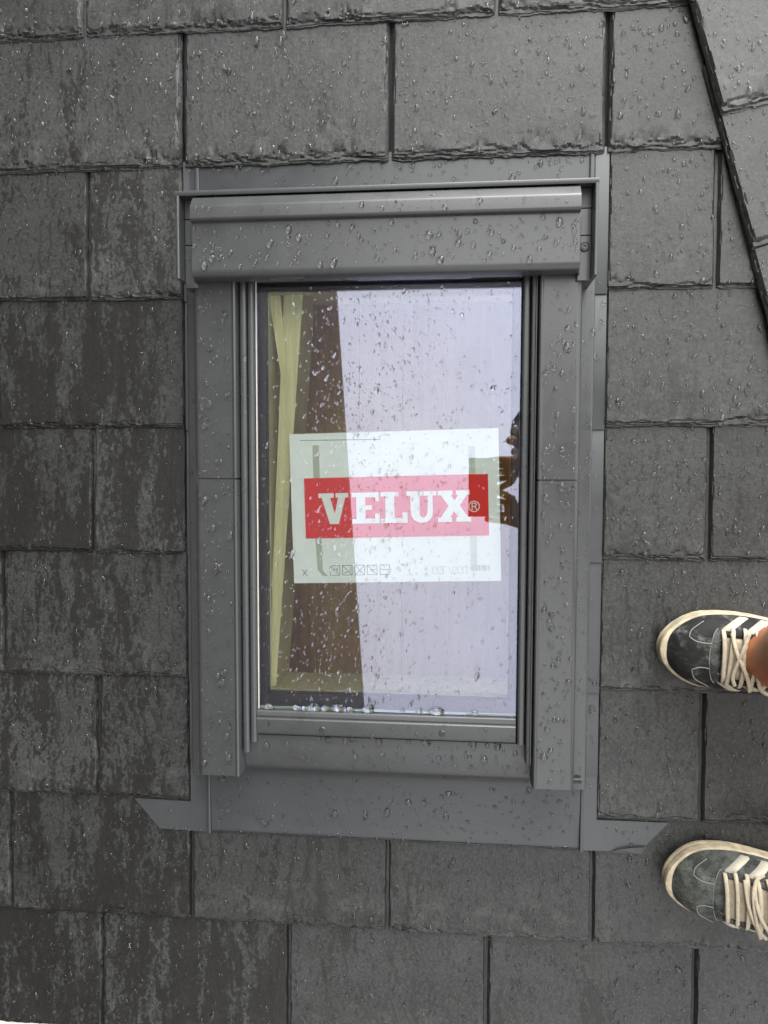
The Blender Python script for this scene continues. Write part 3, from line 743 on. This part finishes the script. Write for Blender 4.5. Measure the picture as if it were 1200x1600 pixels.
# back-to-front grey print along the lower edge (shows through mirrored)
glyph = {'G': [((9, 2), (6, 0)), ((6, 0), (2, 0)), ((2, 0), (0, 3)), ((0, 3), (0, 10)), ((0, 10), (2, 13)), ((2, 13), (7, 13)), ((7, 13), (9, 11)), ((9, 11), (9, 7)), ((9, 7), (5, 7))],
         'L': [((0, 0), (0, 13)), ((0, 13), (8, 13))], 'U': [((0, 0), (0, 11)), ((0, 11), (2, 13)), ((2, 13), (6, 13)), ((6, 13), (8, 11)), ((8, 11), (8, 0))], '/': [((0, 13), (5, 0))]}
u = 218
for ch in 'GGL/GGU':
    w_ = 6 if ch == '/' else 9
    ls = [((u+a[0]*0.72, 221-a[1]*0.85), (u+b_[0]*0.72, 221-b_[1]*0.85)) for a, b_ in glyph[ch]]
    strokes('grey_letter', ls, 1.2, 0.0002, PAPER_LIGHT, st); u += w_*0.72+1.6
for i in range(9):
    u = 280+i*3; wd = (2.2, 1.0, 1.6)[i % 3]
    strokes('code_bar', [((u, 209), (u, 217-(i % 2)))], wd, 0.0003+0.0, PAPER_GREY, st)

# ------------------------------------------------------------------ person
BLACK_SUEDE = suede("black_suede", (0.010, 0.0105, 0.0105), (0.15, 0.155, 0.145), 0.50)
GREY_SUEDE = suede("dusty_black_suede", (0.024, 0.027, 0.025), (0.125, 0.135, 0.120), 0.90)
CREAM = plain("cream_rubber", (0.42, 0.36, 0.25), 0.6, 0.28, 60)
LACE = plain("cream_cotton_lace", (0.46, 0.40, 0.30), 0.85, 0.12, 220, bumpd=0.0006)
TONGUE = plain("cream_tongue", (0.42, 0.36, 0.26), 0.8, 0.14, 90, bumpd=0.0008)
STRIPE = plain("off_white_leather", (0.43, 0.40, 0.32), 0.5, 0.06, 80)
THREAD = plain("grey_thread", (0.20, 0.20, 0.19), 0.8)
LINING = plain("black_lining", (0.01, 0.01, 0.01), 0.9)
SKIN = skin_material()
HAIR = plain("brown_hair", (0.03, 0.02, 0.012), 0.5)
SHIRT = plain("dark_shirt_cotton", (0.055, 0.05, 0.045), 0.9)
SHORTS = plain("khaki_shorts_cotton", (0.13, 0.10, 0.06), 0.9)
EYE = plain("eye_white", (0.75, 0.73, 0.7), 0.2)

def skin_mesh(name, nodes, edges, mat, parent, levels=2, root=0, **kw):
    me = bpy.data.meshes.new(name)
    me.from_pydata([tuple(n_[:3]) for n_ in nodes], edges, []); me.update()
    if not me.skin_vertices: me.attributes  # layer made by the modifier
    o = bpy.data.objects.new(name, me); me.materials.append(mat)
    put(o, parent, **kw)
    sk = o.modifiers.new('Skin', 'SKIN'); sk.use_smooth_shade = True
    for i, n_ in enumerate(nodes):
        s = me.skin_vertices[0].data[i]
        r = n_[3]; s.radius = r if isinstance(r, tuple) else (r, r)
    me.skin_vertices[0].data[root].use_root = True
    sb = o.modifiers.new('Sub', 'SUBSURF'); sb.levels = levels; sb.render_levels = levels
    return o

UP = Vector((0, math.sin(PITCH), math.cos(PITCH)))
def up_from(p, h, dx=0.0, dy=0.0): return Vector(p)+UP*h+Vector((dx, dy, 0))
ANK_R, ANK_L = Vector((0.508, -0.114, 0.088)), Vector((0.575, -0.455, 0.085))
kneeR, kneeL = up_from(ANK_R, 0.40, -0.01, 0.0), up_from(ANK_L, 0.40, -0.01, 0.02)
pel = up_from((0.665, -0.285, 0.0), 0.86)
hipR, hipL = pel+Vector((-0.01, 0.09, -0.02)), pel+Vector((-0.01, -0.09, -0.04))
waist = pel+Vector((-0.05, 0.075, 0.14)); chest = pel+Vector((-0.15, 0.12, 0.32)); neck = pel+Vector((-0.24, 0.145, 0.43))
shR, shL = neck+Vector((0.03, 0.17, -0.06)), neck+Vector((0.04, -0.19, -0.08))
head = neck+Vector((-0.095, -0.02, 0.09)); chin = neck+Vector((-0.055, -0.01, 0.05))
PH = Vector((0.168, 0.070, 1.092))           # phone centre
wrR, wrL = PH+Vector((0.11, 0.065, 0.015)), PH+Vector((0.115, -0.09, 0.005))
elR, elL = (shR+wrR)/2+Vector((0.06, 0.10, -0.10)), (shL+wrL)/2+Vector((0.07, -0.10, -0.10))
palR, palL = PH+Vector((0.072, 0.050, 0.012)), PH+Vector((0.072, -0.065, 0.010))
nodes = []; edges = []
def nd(p, r): nodes.append((*p, r)); return len(nodes)-1
def chain(start, pts):
    a = start
    for p, r in pts:
        b_ = nd(p, r); edges.append((a, b_)); a = b_
    return a
i0 = nd(pel, (0.125, 0.10))
iw = chain(i0, [(waist, (0.125, 0.10)), (chest, (0.14, 0.11))]); 
ich = iw
ine = chain(ich, [(neck-Vector((0, 0, 0.02)), 0.075), (chin, 0.055), (head, (0.082, 0.095)), (head+Vector((-0.01, 0.03, 0.07)), 0.070)])
fingers_len = [0.050, 0.058, 0.054, 0.044]
for (sh, el, wr, pal, sg) in ((shR, elR, wrR, palR, 1), (shL, elL, wrL, palL, -1)):
    e = chain(ich, [(sh, 0.062), (sh.lerp(el, 0.5), 0.048), (el, 0.041), (el.lerp(wr, 0.5), 0.036), (wr, 0.026), (pal, (0.034, 0.016))])
    for k, fl in enumerate(fingers_len):
        b0 = pal+Vector((-0.018+0.004*k, sg*(0.026-0.017*k), 0.004))
        chain(e, [(b0, 0.0095), (b0+Vector((-fl*0.55, -sg*0.003, 0.006)), 0.0085), (b0+Vector((-fl*0.95, -sg*0.006, -0.004)), 0.0075)])
    chain(e, [(pal+Vector((0.004, -sg*0.036, -0.006)), 0.011), (pal+Vector((-0.022, -sg*0.050, -0.010)), 0.0095), (pal+Vector((-0.042, -sg*0.052, -0.012)), 0.008)])
for (hp, kn, an) in ((hipR, kneeR, ANK_R), (hipL, kneeL, ANK_L)):
    chain(i0, [(hp, 0.098), (hp.lerp(kn, 0.5), 0.078), (kn, 0.060), (kn.lerp(an, 0.35), 0.062), (kn.lerp(an, 0.72), 0.052), (an+UP*0.045, 0.047), (an, 0.048), (an+Vector((-0.045, 0.004, -0.040)), 0.026), (an+Vector((-0.09, 0.006, -0.050)), (0.022, 0.014))])
person = skin_mesh('person', nodes, edges, SKIN, None, 2, 0, label='person in dirty black and cream trainers standing on the wet slates at the right', cat='person')
# clothes
nodes = []; edges = []
j0 = nd(pel+UP*0.02, (0.140, 0.115))
for hp, kn in ((hipR, kneeR), (hipL, kneeL)): chain(j0, [(hp, 0.112), (hp.lerp(kn, 0.5), 0.098), (hp.lerp(kn, 0.86), 0.092)])
skin_mesh('shorts', nodes, edges, SHORTS, person, 2)
nodes = []; edges = []
j0 = nd(pel-UP*0.01, (0.165, 0.150)); jc = chain(j0, [(waist, (0.150, 0.130)), (chest, (0.160, 0.130))]); chain(jc, [(neck-Vector((-.015, .01, 0.045)), 0.085)])
for sh, el in ((shR, elR), (shL, elL)): chain(jc, [(sh, 0.074), (sh.lerp(el, 0.6), 0.064)])
skin_mesh('shirt', nodes, edges, SHIRT, person, 2)
def ball(c, rx, ry, rz, nu=16, nv=10, zmin=-1.0):
    v = []; f = []
    for j in range(nv+1):
        p = -math.pi/2+math.pi*j/nv; zz = max(math.sin(p), zmin)
        for i in range(nu):
            a = 2*math.pi*i/nu; v.append((c[0]+rx*math.cos(p)*math.cos(a), c[1]+ry*math.cos(p)*math.sin(a), c[2]+rz*zz))
    for j in range(nv):
        for i in range(nu): f.append((j*nu+i, j*nu+(i+1) % nu, (j+1)*nu+(i+1) % nu, (j+1)*nu+i))
    return v, f
v, f = ball(head+Vector((0.022, 0.022, 0.035)), 0.098, 0.094, 0.088, zmin=-0.35); obj('hair', v, f, HAIR, person, smooth=True)
fd = Vector((-0.8, -0.05, -0.6)).normalized()
for s in (-1, 1):
    v, f = ball(head+fd*0.083+Vector((0, s*0.032, 0.012)), 0.012, 0.012, 0.012); obj('eye', v, f, EYE, person, smooth=True)
    v, f = ball(head+Vector((0.005, s*0.088, 0.0)), 0.020, 0.010, 0.030); obj('ear', v, f, SKIN, person, smooth=True)
v, f = ball(head+fd*0.098+Vector((0, 0, -0.012)), 0.016, 0.013, 0.022); obj('nose', v, f, SKIN, person, smooth=True)
v, f = ball(head+fd*0.088+Vector((0.014, 0, -0.045)), 0.010, 0.024, 0.006); obj('mouth', v, f, plain("lips", (0.35, 0.10, 0.08), 0.4), person, smooth=True)

# trainers -------------------------------------------------------------
LN = 0.290
def interp(tab, s):
    xs, ys_ = zip(*tab); return float(np.interp(s, xs, ys_))
def smooth_interp(tab):
    xs, ys_ = zip(*tab); xs = np.array(xs); ys_ = np.array(ys_)
    d = np.gradient(ys_, xs)
    def g(s):
        i = int(np.clip(np.searchsorted(xs, s)-1, 0, len(xs)-2)); h = xs[i+1]-xs[i]; t = (s-xs[i])/h
        t = min(1, max(0, t))
        return (2*t**3-3*t*t+1)*ys_[i]+(t**3-2*t*t+t)*h*d[i]+(-2*t**3+3*t*t)*ys_[i+1]+(t**3-t*t)*h*d[i+1]
    return g
W_OUT = smooth_interp([(0, 0.0), (.15, .54), (.35, .82), (.6, .97), (1, 1)])
def end_round(s):
    a = min(1.0, s/0.060); b_ = min(1.0, (LN-s)/0.045)
    return math.sqrt(max(0, 1-(1-a)**2.0))*math.sqrt(max(0, 1-(1-b_)**2.2))
w_p = smooth_interp([(0, .040), (.03, .046), (.06, .052), (.09, .0545), (.12, .053), (.16, .047), (.20, .041), (.25, .039), (LN, .037)])   # +y side
w_m = smooth_interp([(0, .042), (.03, .048), (.06, .052), (.09, .053), (.12, .049), (.16, .041), (.20, .038), (.25, .038), (LN, .037)])
h_t = smooth_interp([(0, .010), (.012, .022), (.03, .029), (.06, .036), (.09, .048), (.12, .062), (.15, .075), (.18, .086), (.22, .080), (.26, .074), (LN, .060)])
def make_shoe(toe, angle, mirror, size=0.94):
    Mx = Matrix.Translation(toe) @ Matrix.Rotation(angle, 4, 'Z') @ Matrix.Scale(size, 4)
    root = bpy.data.objects.new('shoe', None); put(root, person, M=Mx)
    m_ = -1 if mirror else 1
    SZ0 = 0.024
    def widths(s):
        a, b_ = (w_p(s), w_m(s)) if not mirror else (w_m(s), w_p(s)); e = end_round(s); return a*e, b_*e
    def Sf(s, a, off=0.0):
        """surface of the upper. s from toe, a: 0 = +y edge .. pi = -y edge"""
        wp, wm = widths(s); k = 0.962
        ca, sa = math.cos(a), math.sin(a)
        w = wp if ca >= 0 else wm
        e = max(0.0, end_round(s))
        y = math.copysign(abs(ca)**0.72, ca)*w*k; z = SZ0+h_t(s)*abs(sa)**0.85*(0.35+0.65*min(1, e*1.15))
        p = Vector((s*0.985+0.004, y, z))
        if off:
            d = 0.002
            q1 = Sf(min(LN-1e-4, s+d), a); q0 = Sf(max(1e-4, s-d), a); r1 = Sf(s, min(math.pi, a+0.03)); r0 = Sf(s, max(0, a-0.03))
            n = (q1-q0).cross(r1-r0)
            if n.z < 0: n = -n
            if n.length > 1e-9: p = p+n.normalized()*off
        return p
    def patch(name, fn, nu, nv, off, mat, skirt=True, par=root):
        v = []; f = []
        for j in range(nv+1):
            for i in range(nu+1):
                edge = skirt and (i in (0, nu) or j in (0, nv))
                s, a = fn(i/nu, j/nv); v.append(Sf(s, a, -0.0004 if edge else off))
        for j in range(nv):
            for i in range(nu):
                q = j*(nu+1)+i; f.append((q, q+1, q+nu+2, q+nu+1))
        return obj(name, v, f, mat, par, smooth=True)
    # sole
    v = []; f = []; ns = 44; outl = []
    ss = [LN*(0.5-0.5*math.cos(math.pi*i/ns)) for i in range(ns+1)]
    for s in ss: outl.append((s, widths(s)[0]))
    for s in ss[::-1][1:-1]: outl.append((s, -widths(s)[1]))
    n = len(outl)
    prof = [(0.985, 0.0), (1.0, 0.003), (1.004, 0.010), (0.994, 0.011), (1.004, 0.012), (1.006, 0.020), (0.995, 0.0245), (0.965, 0.0255), (0.90, 0.0252)]
    for (kk, zz) in prof:
        for (s, y) in outl:
            toeup = 0.010*max(0, 1-s/0.05)**2
            xx = (s-LN/2)*(1+(kk-1)*0.45)+LN/2
            v.append((xx, y*kk, zz+toeup))
    for i in range(len(prof)-1):
        for k in range(n): f.append((i*n+k, i*n+(k+1) % n, (i+1)*n+(k+1) % n, (i+1)*n+k))
    f += [tuple(range(n-1, -1, -1)), tuple((len(prof)-1)*n+k for k in range(n))]
    so_ = obj('sole', v, f, CREAM, root, smooth=True); so_.data.set_sharp_from_angle(angle=rad(50))
    # upper
    na = 34; ns2 = 60; v = []; f = []
    s2 = [0.0008+(LN-0.0016)*(0.5-0.5*math.cos(math.pi*i/ns2)) for i in range(ns2+1)]
    for s in s2:
        for k in range(na+1): v.append(Sf(s, math.pi*k/na))
    for i in range(ns2):
        for k in range(na):
            sm = s2[i]; am = 180*(k+0.5)/na
            if (0.158 if mirror else 0.142) < sm < 0.262 and 38 < am < 142: continue
            q = i*(na+1)+k; f.append((q, q+1, q+na+2, q+na+1))
    obj('upper', v, f, GREY_SUEDE if mirror else BLACK_SUEDE, root, smooth=True)
    D = rad
    # lining and padded collar
    path = []
    for s, a in ((.158, 40), (.19, 38), (.225, 38), (.25, 40), (.265, 60), (.270, 90), (.265, 120), (.25, 140), (.225, 142), (.19, 142), (.158, 140)): path.append(Sf(s, D(a), 0.001))
    v, f = tube(smooth_path(path, 5), 0.0045, 8); obj('collar', v, f, LINING, root, smooth=True)
    # tongue, eyelet stays
    patch('tongue', lambda u, w: (0.070+0.100*u, D(64+52*w)), 16, 12, 0.0022, TONGUE)
    for (a0, a1) in ((53, 66), (114, 127)):
        patch('eyelet_stay', lambda u, w, a0=a0, a1=a1: (0.066+0.092*u, D(a0+(a1-a0)*w)), 18, 5, 0.0030, GREY_SUEDE if mirror else BLACK_SUEDE)
    # vamp stay in front of the laces
    patch('vamp_stay', lambda u, w: (0.054+0.014*u+0.010*abs(2*w-1)**2, D(52+76*w)), 4, 14, 0.0026, GREY_SUEDE)
    # toe cap piece with long stem
    patch('toe_overlay', lambda u, w: (0.010+0.052*u, D(90+(w-0.5)*(150-104*min(1, u*1.6)))), 12, 14, 0.0014, GREY_SUEDE if mirror else BLACK_SUEDE)
    # three stripes on each side
    for i in range(3):
        s0 = 0.066+0.0285*i
        patch('stripe', lambda u, w, s0=s0: (s0+0.0155*u+0.034*(1-w), D(6+50*w)), 4, 8, 0.0016, STRIPE)
        patch('stripe', lambda u, w, s0=s0: (s0+0.0155*u+0.034*w, D(124+50*w)), 4, 8, 0.0016, STRIPE)
    # stitched seams
    for arr in ([(.030, 62), (.040, 74), (.058, 77), (.070, 70)], [(.030, 62), (.034, 46), (.050, 30)],
                [(.036, 112), (.046, 104), (.060, 104), (.070, 110)], [(.036, 112), (.042, 132), (.062, 146)],
                [(.066, 50), (.060, 64), (.056, 90), (.060, 116), (.066, 130)]):
        pts = smooth_path([Sf(s, D(a), 0.0016) for s, a in arr], 6)
        v, f = tube(pts, 0.0008, 6); obj('seam', v, f, THREAD, root, smooth=True)
    # laces
    if not mirror:
        bars = [(.082, .086, 54, 122), (.094, .090, 50, 128), (.108, .106, 48, 130), (.122, .117, 50, 132), (.136, .131, 50, 134)]
        loops = [[(.092, 60), (.098, 84), (.112, 104), (.118, 128)], [(.112, 58), (.104, 84), (.096, 104), (.100, 120)], [(.128, 60), (.122, 90), (.128, 118), (.142, 134)]]
    else:
        bars = [(.080, .088, 56, 122), (.093, .100, 52, 126), (.107, .112, 50, 128), (.119, .128, 50, 130), (.132, .140, 48, 132)]
        loops = [[(.128, 46), (.116, 62), (.122, 92), (.140, 118), (.152, 136)], [(.120, 52), (.114, 76), (.122, 108), (.136, 132)], [(.104, 60), (.110, 90), (.124, 116), (.130, 136)]]
    for (sa, sb, a0, a1) in bars:
        sa -= 0.010; sb -= 0.010
        pts = []
        for i in range(9):
            t = i/8; a = a0+(a1-a0)*t
            pts.append(Sf(sa+(sb-sa)*t, D(a), 0.0058 if 0 < i < 8 else 0.0028))
        v, f = tube(smooth_path(pts, 2), 0.0031, 8, 0.42); obj('lace', v, f, LACE, root, smooth=True)
    for lp in loops:
        pts = smooth_path([Sf(s-0.010, D(a), 0.0088) for s, a in lp], 7)
        v, f = tube(pts, 0.0027, 8, 0.5); obj('lace', v, f, LACE, root, smooth=True)
    # dark woven tab on the tongue
    patch('tongue_tab', lambda u, w: (0.158+0.016*u, D(80+18*w)), 4, 4, 0.0036, LINING)
    return root
make_shoe((0.3685, -0.1110, 0.0145), rad(-3.0), False)
make_shoe((0.3830, -0.4270, 0.0150), rad(-2.0), True, 0.92)

# phone held over the window
phn = empty('phone', label='dark mobile phone held out over the window in two hands', cat='phone', M=Matrix.Translation(PH))
PHM = plain("dark_phone_shell", (0.05, 0.05, 0.055), 0.3)
extrude('shell', rounded([(-0.0375, -0.004), (0.0375, -0.004), (0.0375, 0.004), (-0.0375, 0.004)], 0.003, 4), -0.078, 0.078, 'Y', PHM, phn)
box('screen', -0.034, 0.034, -0.074, 0.074, 0.0042, 0.0048, SPACER, phn, r=0.0002)

# ------------------------------------------------------------------ rain drops (nobody could count them)
def dome_template(n, rings):
    ang = np.linspace(0, 2*np.pi, n, endpoint=False)
    return ang
class Drops:
    def __init__(s, n=9): s.V = []; s.F = []; s.c = 0; s.n = n
    def add(s, M, x, y, z, rx, ry, h, rot, irr=0.15, sag=0.0):
        n = s.n
        a = np.arange(n)*2*np.pi/n
        rr = 1+irr*(rng.uniform(-1, 1)*np.cos(2*a+rng.uniform(0, 6.3))+rng.uniform(-1, 1)*0.7*np.cos(3*a+rng.uniform(0, 6.3)))
        px, py = rx*rr*np.cos(a), ry*rr*np.sin(a)
        py = py*(1+0.0*a)
        px = px*(1-0.28*sag*np.sin(a))                # heavier lower end
        c, s_ = math.cos(rot), math.sin(rot)
        bx, by = px*c-py*s_, px*s_+py*c
        P = []
        for (k, t) in ((1.0, -0.25), (0.97, 0.30), (0.80, 0.66), (0.45, 0.93)):
            P.append(np.stack([x+bx*k, y+by*k-sag*ry*0.18*max(t, 0), np.full(n, z+h*t)], 1))
        P.append(np.array([[x, y-sag*ry*0.18, z+h]]))
        P = np.concatenate(P)
        if M is not None: P = P@np.array(M.to_3x3()).T+np.array(M.translation)
        s.V.append(P); k0 = s.c
        i = np.arange(n); j = (i+1) % n; F = []
        for r in range(3):
            F.append(np.stack([r*n+i, r*n+j, (r+1)*n+j], 1)); F.append(np.stack([r*n+i, (r+1)*n+j, (r+1)*n+i], 1))
        F.append(np.stack([3*n+i, 3*n+j, np.full(n, 4*n)], 1))
        s.F.append(np.concatenate(F)+k0); s.c += len(P)
    def build(s, name, label):
        V = np.concatenate(s.V).astype(np.float32); F = np.concatenate(s.F).astype(np.int32)
        me = bpy.data.meshes.new(name); me.vertices.add(len(V)); me.vertices.foreach_set('co', V.ravel())
        me.loops.add(F.size); me.loops.foreach_set('vertex_index', F.ravel())
        me.polygons.add(len(F)); me.polygons.foreach_set('loop_start', np.arange(0, F.size, 3, dtype=np.int32)); me.polygons.foreach_set('loop_total', np.full(len(F), 3, dtype=np.int32))
        me.polygons.foreach_set('use_smooth', np.ones(len(F), dtype=bool)); me.update(calc_edges=True); me.validate()
        me.materials.append(WATER)
        return put(bpy.data.objects.new(name, me), None, label=label, kind='stuff')
dr = Drops(9)
for (M, a, b_, y0, y1, wet, k, xm) in SLATES:
    area = (b_-a)*(y1-y0)
    dens = (6000 if k < 2 else 5200)
    if xm < -0.25 and k >= 2: dens = 2000
    if k >= 7: dens = 4000
    nn = int(area*dens)
    for _ in range(nn):
        x = rng.uniform(a+0.003, b_-0.003); y = rng.uniform(y0+0.006, y1-0.002)
        r = 0.00135*math.exp(rng.normal(0, 0.40))
        if rng.random() < 0.05: r *= 1.8
        r = min(r, 0.0040); el = rng.uniform(1.0, 2.1)
        dr.add(M, x, y, -0.0001, r, r*el, r*rng.uniform(0.7, 0.95), rng.normal(0, 0.35), 0.28, 0.6 if r > 0.0015 else 0.2)
    # beads gathering under the tail
    for _ in range(int((b_-a)*38)):
        x = rng.uniform(a+0.004, b_-0.004); r = rng.uniform(0.0009, 0.0022)
        dr.add(M, x, -0.0005-rng.uniform(0, 0.004), -TH+0.0002, r, r*rng.uniform(1.0, 1.7), r*0.8, 0, 0.15, 0.5)
dr.build('raindrops', 'clear rain drops scattered over the grey roof slates')

dm = Drops(12)
def scatter(x0, x1, y0, y1, zf, dens, mean=0.0014, big=0.05, el=(1.0, 1.5)):
    for _ in range(int((x1-x0)*(y1-y0)*dens*1.5)):
        x, y = rng.uniform(x0, x1), rng.uniform(y0, y1)
        r = 1.05*mean*math.exp(rng.normal(0, 0.45))
        if rng.random() < big: r *= 2.1
        r = min(r, 0.0046, (x1-x0)*0.45)
        dm.add(None, x, y, zf(x, y), r, r*rng.uniform(*el), r*rng.uniform(0.75, 0.95), rng.normal(0, 0.25), 0.14, 0.6)
scatter(CX0+0.006, IX0-0.008, YB+0.004, 0.358, lambda x, y: 0.0755, 8000)
scatter(IX1+0.008, CX1-0.007, YB+0.004, 0.354, lambda x, y: 0.0755, 8000)
scatter(CX1+0.002, 0.2785, -0.31, 0.355, lambda x, y: 0.026, 7000, 0.0009)
scatter(-0.2705, CX0-0.002, -0.31, 0.355, lambda x, y: 0.026, 3500, 0.0009)
scatter(-0.234, 0.245, 0.378, 0.430, lambda x, y: 0.1032+(y-0.403)*-0.03, 8000, 0.0014, 0.07)
scatter(-0.234, 0.245, 0.441, 0.452, lambda x, y: 0.1102, 11000, 0.0009)
scatter(-0.234, 0.245, 0.455, 0.462, lambda x, y: 0.1075-(y-0.4530)*1.0, 14000, 0.0008, 0.02)
scatter(-0.185, 0.200, -0.288, -0.250, lambda x, y: 0.0522 if y > -0.272 else 0.0522+(y+0.272)*0.26, 6500, 0.0011, 0.08)
scatter(-0.165, 0.180, -0.239, -0.220, lambda x, y: 0.0600+(y+0.241)*0.09, 4500, 0.0009)
scatter(-0.245, 0.270, -0.400, -0.318, lambda x, y: 0.0142+(y+0.39)*0.0744, 6500, 0.0011, 0.07)
scatter(0.282, 0.297, -0.34, 0.37, lambda x, y: 0.0095, 2500, 0.0012)
scatter(-0.255, 0.270, 0.480, 0.532, lambda x, y: 0.0055, 3500, 0.0012, 0.1)
scatter(0.305, 0.370, -0.398, -0.368, lambda x, y: z7(x, y), 6000, 0.0010)
scatter(-0.335, -0.285, -0.400, -0.366, lambda x, y: z7(x, y), 3500, 0.0009)
scatter(-0.1855, -0.1785, -0.26, 0.36, lambda x, y: 0.0665, 5000, 0.0008, 0.02)
scatter(0.1952, 0.1990, -0.26, 0.36, lambda x, y: 0.0700, 12000, 0.0009, 0.05)
# hanging beads along lower edges
for x in np.concatenate([rng.uniform(-0.16, 0.178, 10), [-0.083, -0.046, -0.001, 0.062, 0.145]]):
    r = rng.uniform(0.0018, 0.0042)
    dm.add(None, float(x), -0.2448-rng.uniform(0, 0.0035), 0.0515, r*rng.uniform(0.8, 1.5), r*rng.uniform(1.0, 2.2), r*1.1, 0, 0.2, 0.9)
for _ in range(46):
    x = rng.uniform(-0.325, 0.27); r = rng.uniform(0.001, 0.0026)
    dm.add(None, x, -0.4035, 0.0125, r*1.3, r, r*0.9, 0, 0.15, 0.3)
for _ in range(30):
    x = rng.uniform(-0.24, 0.265); r = rng.uniform(0.0010, 0.0026)
    dm.add(None, x, 0.5365-rng.uniform(0, 0.006), 0.0055, r, r*1.5, r*0.8, 0, 0.15, 0.5)
dm.build('raindrops', 'rounded rain drops beaded on the grey metal window covers')

dg = Drops(12)
for _ in range(3400):
    x = rng.uniform(-0.160, 0.178); y = rng.uniform(-0.196, 0.362)
    # thinner towards the top right, crowded in the middle band
    d = 0.32+0.68*math.exp(-((x+0.02-(y-0.1)*0.12)/0.11)**2)
    if rng.random() > d: continue
    r = 0.00078*math.exp(rng.normal(0, 0.42))
    if rng.random() < 0.025: r *= 2.1
    r = min(r, 0.0030)
    dg.add(None, x, y, PZ, r, r*rng.uniform(1.1, 2.2), r*rng.uniform(0.6, 0.9), rng.normal(-0.30, 0.30), 0.2, 0.5)
# water gathered along the lower edge of the pane
for _ in range(14):
    x = rng.uniform(-0.160, 0.178); r = rng.uniform(0.0016, 0.0050)
    if x > 0.02: r *= 0.7
    dg.add(None, x, -0.2045+rng.uniform(-0.001, 0.002), PZ, r*1.6, r*0.9, r*0.7, 0, 0.25, 0.0)
for x, r in ((-0.090, .0075), (-0.055, .0082), (-0.015, .0072), (0.077, .0075)):
    dg.add(None, x, -0.2025, PZ, r*1.3, r*0.75, r*0.5, 0, 0.3, 0.0)
dg.build('raindrops', 'tiny rain drops and beads of water on the glass pane')
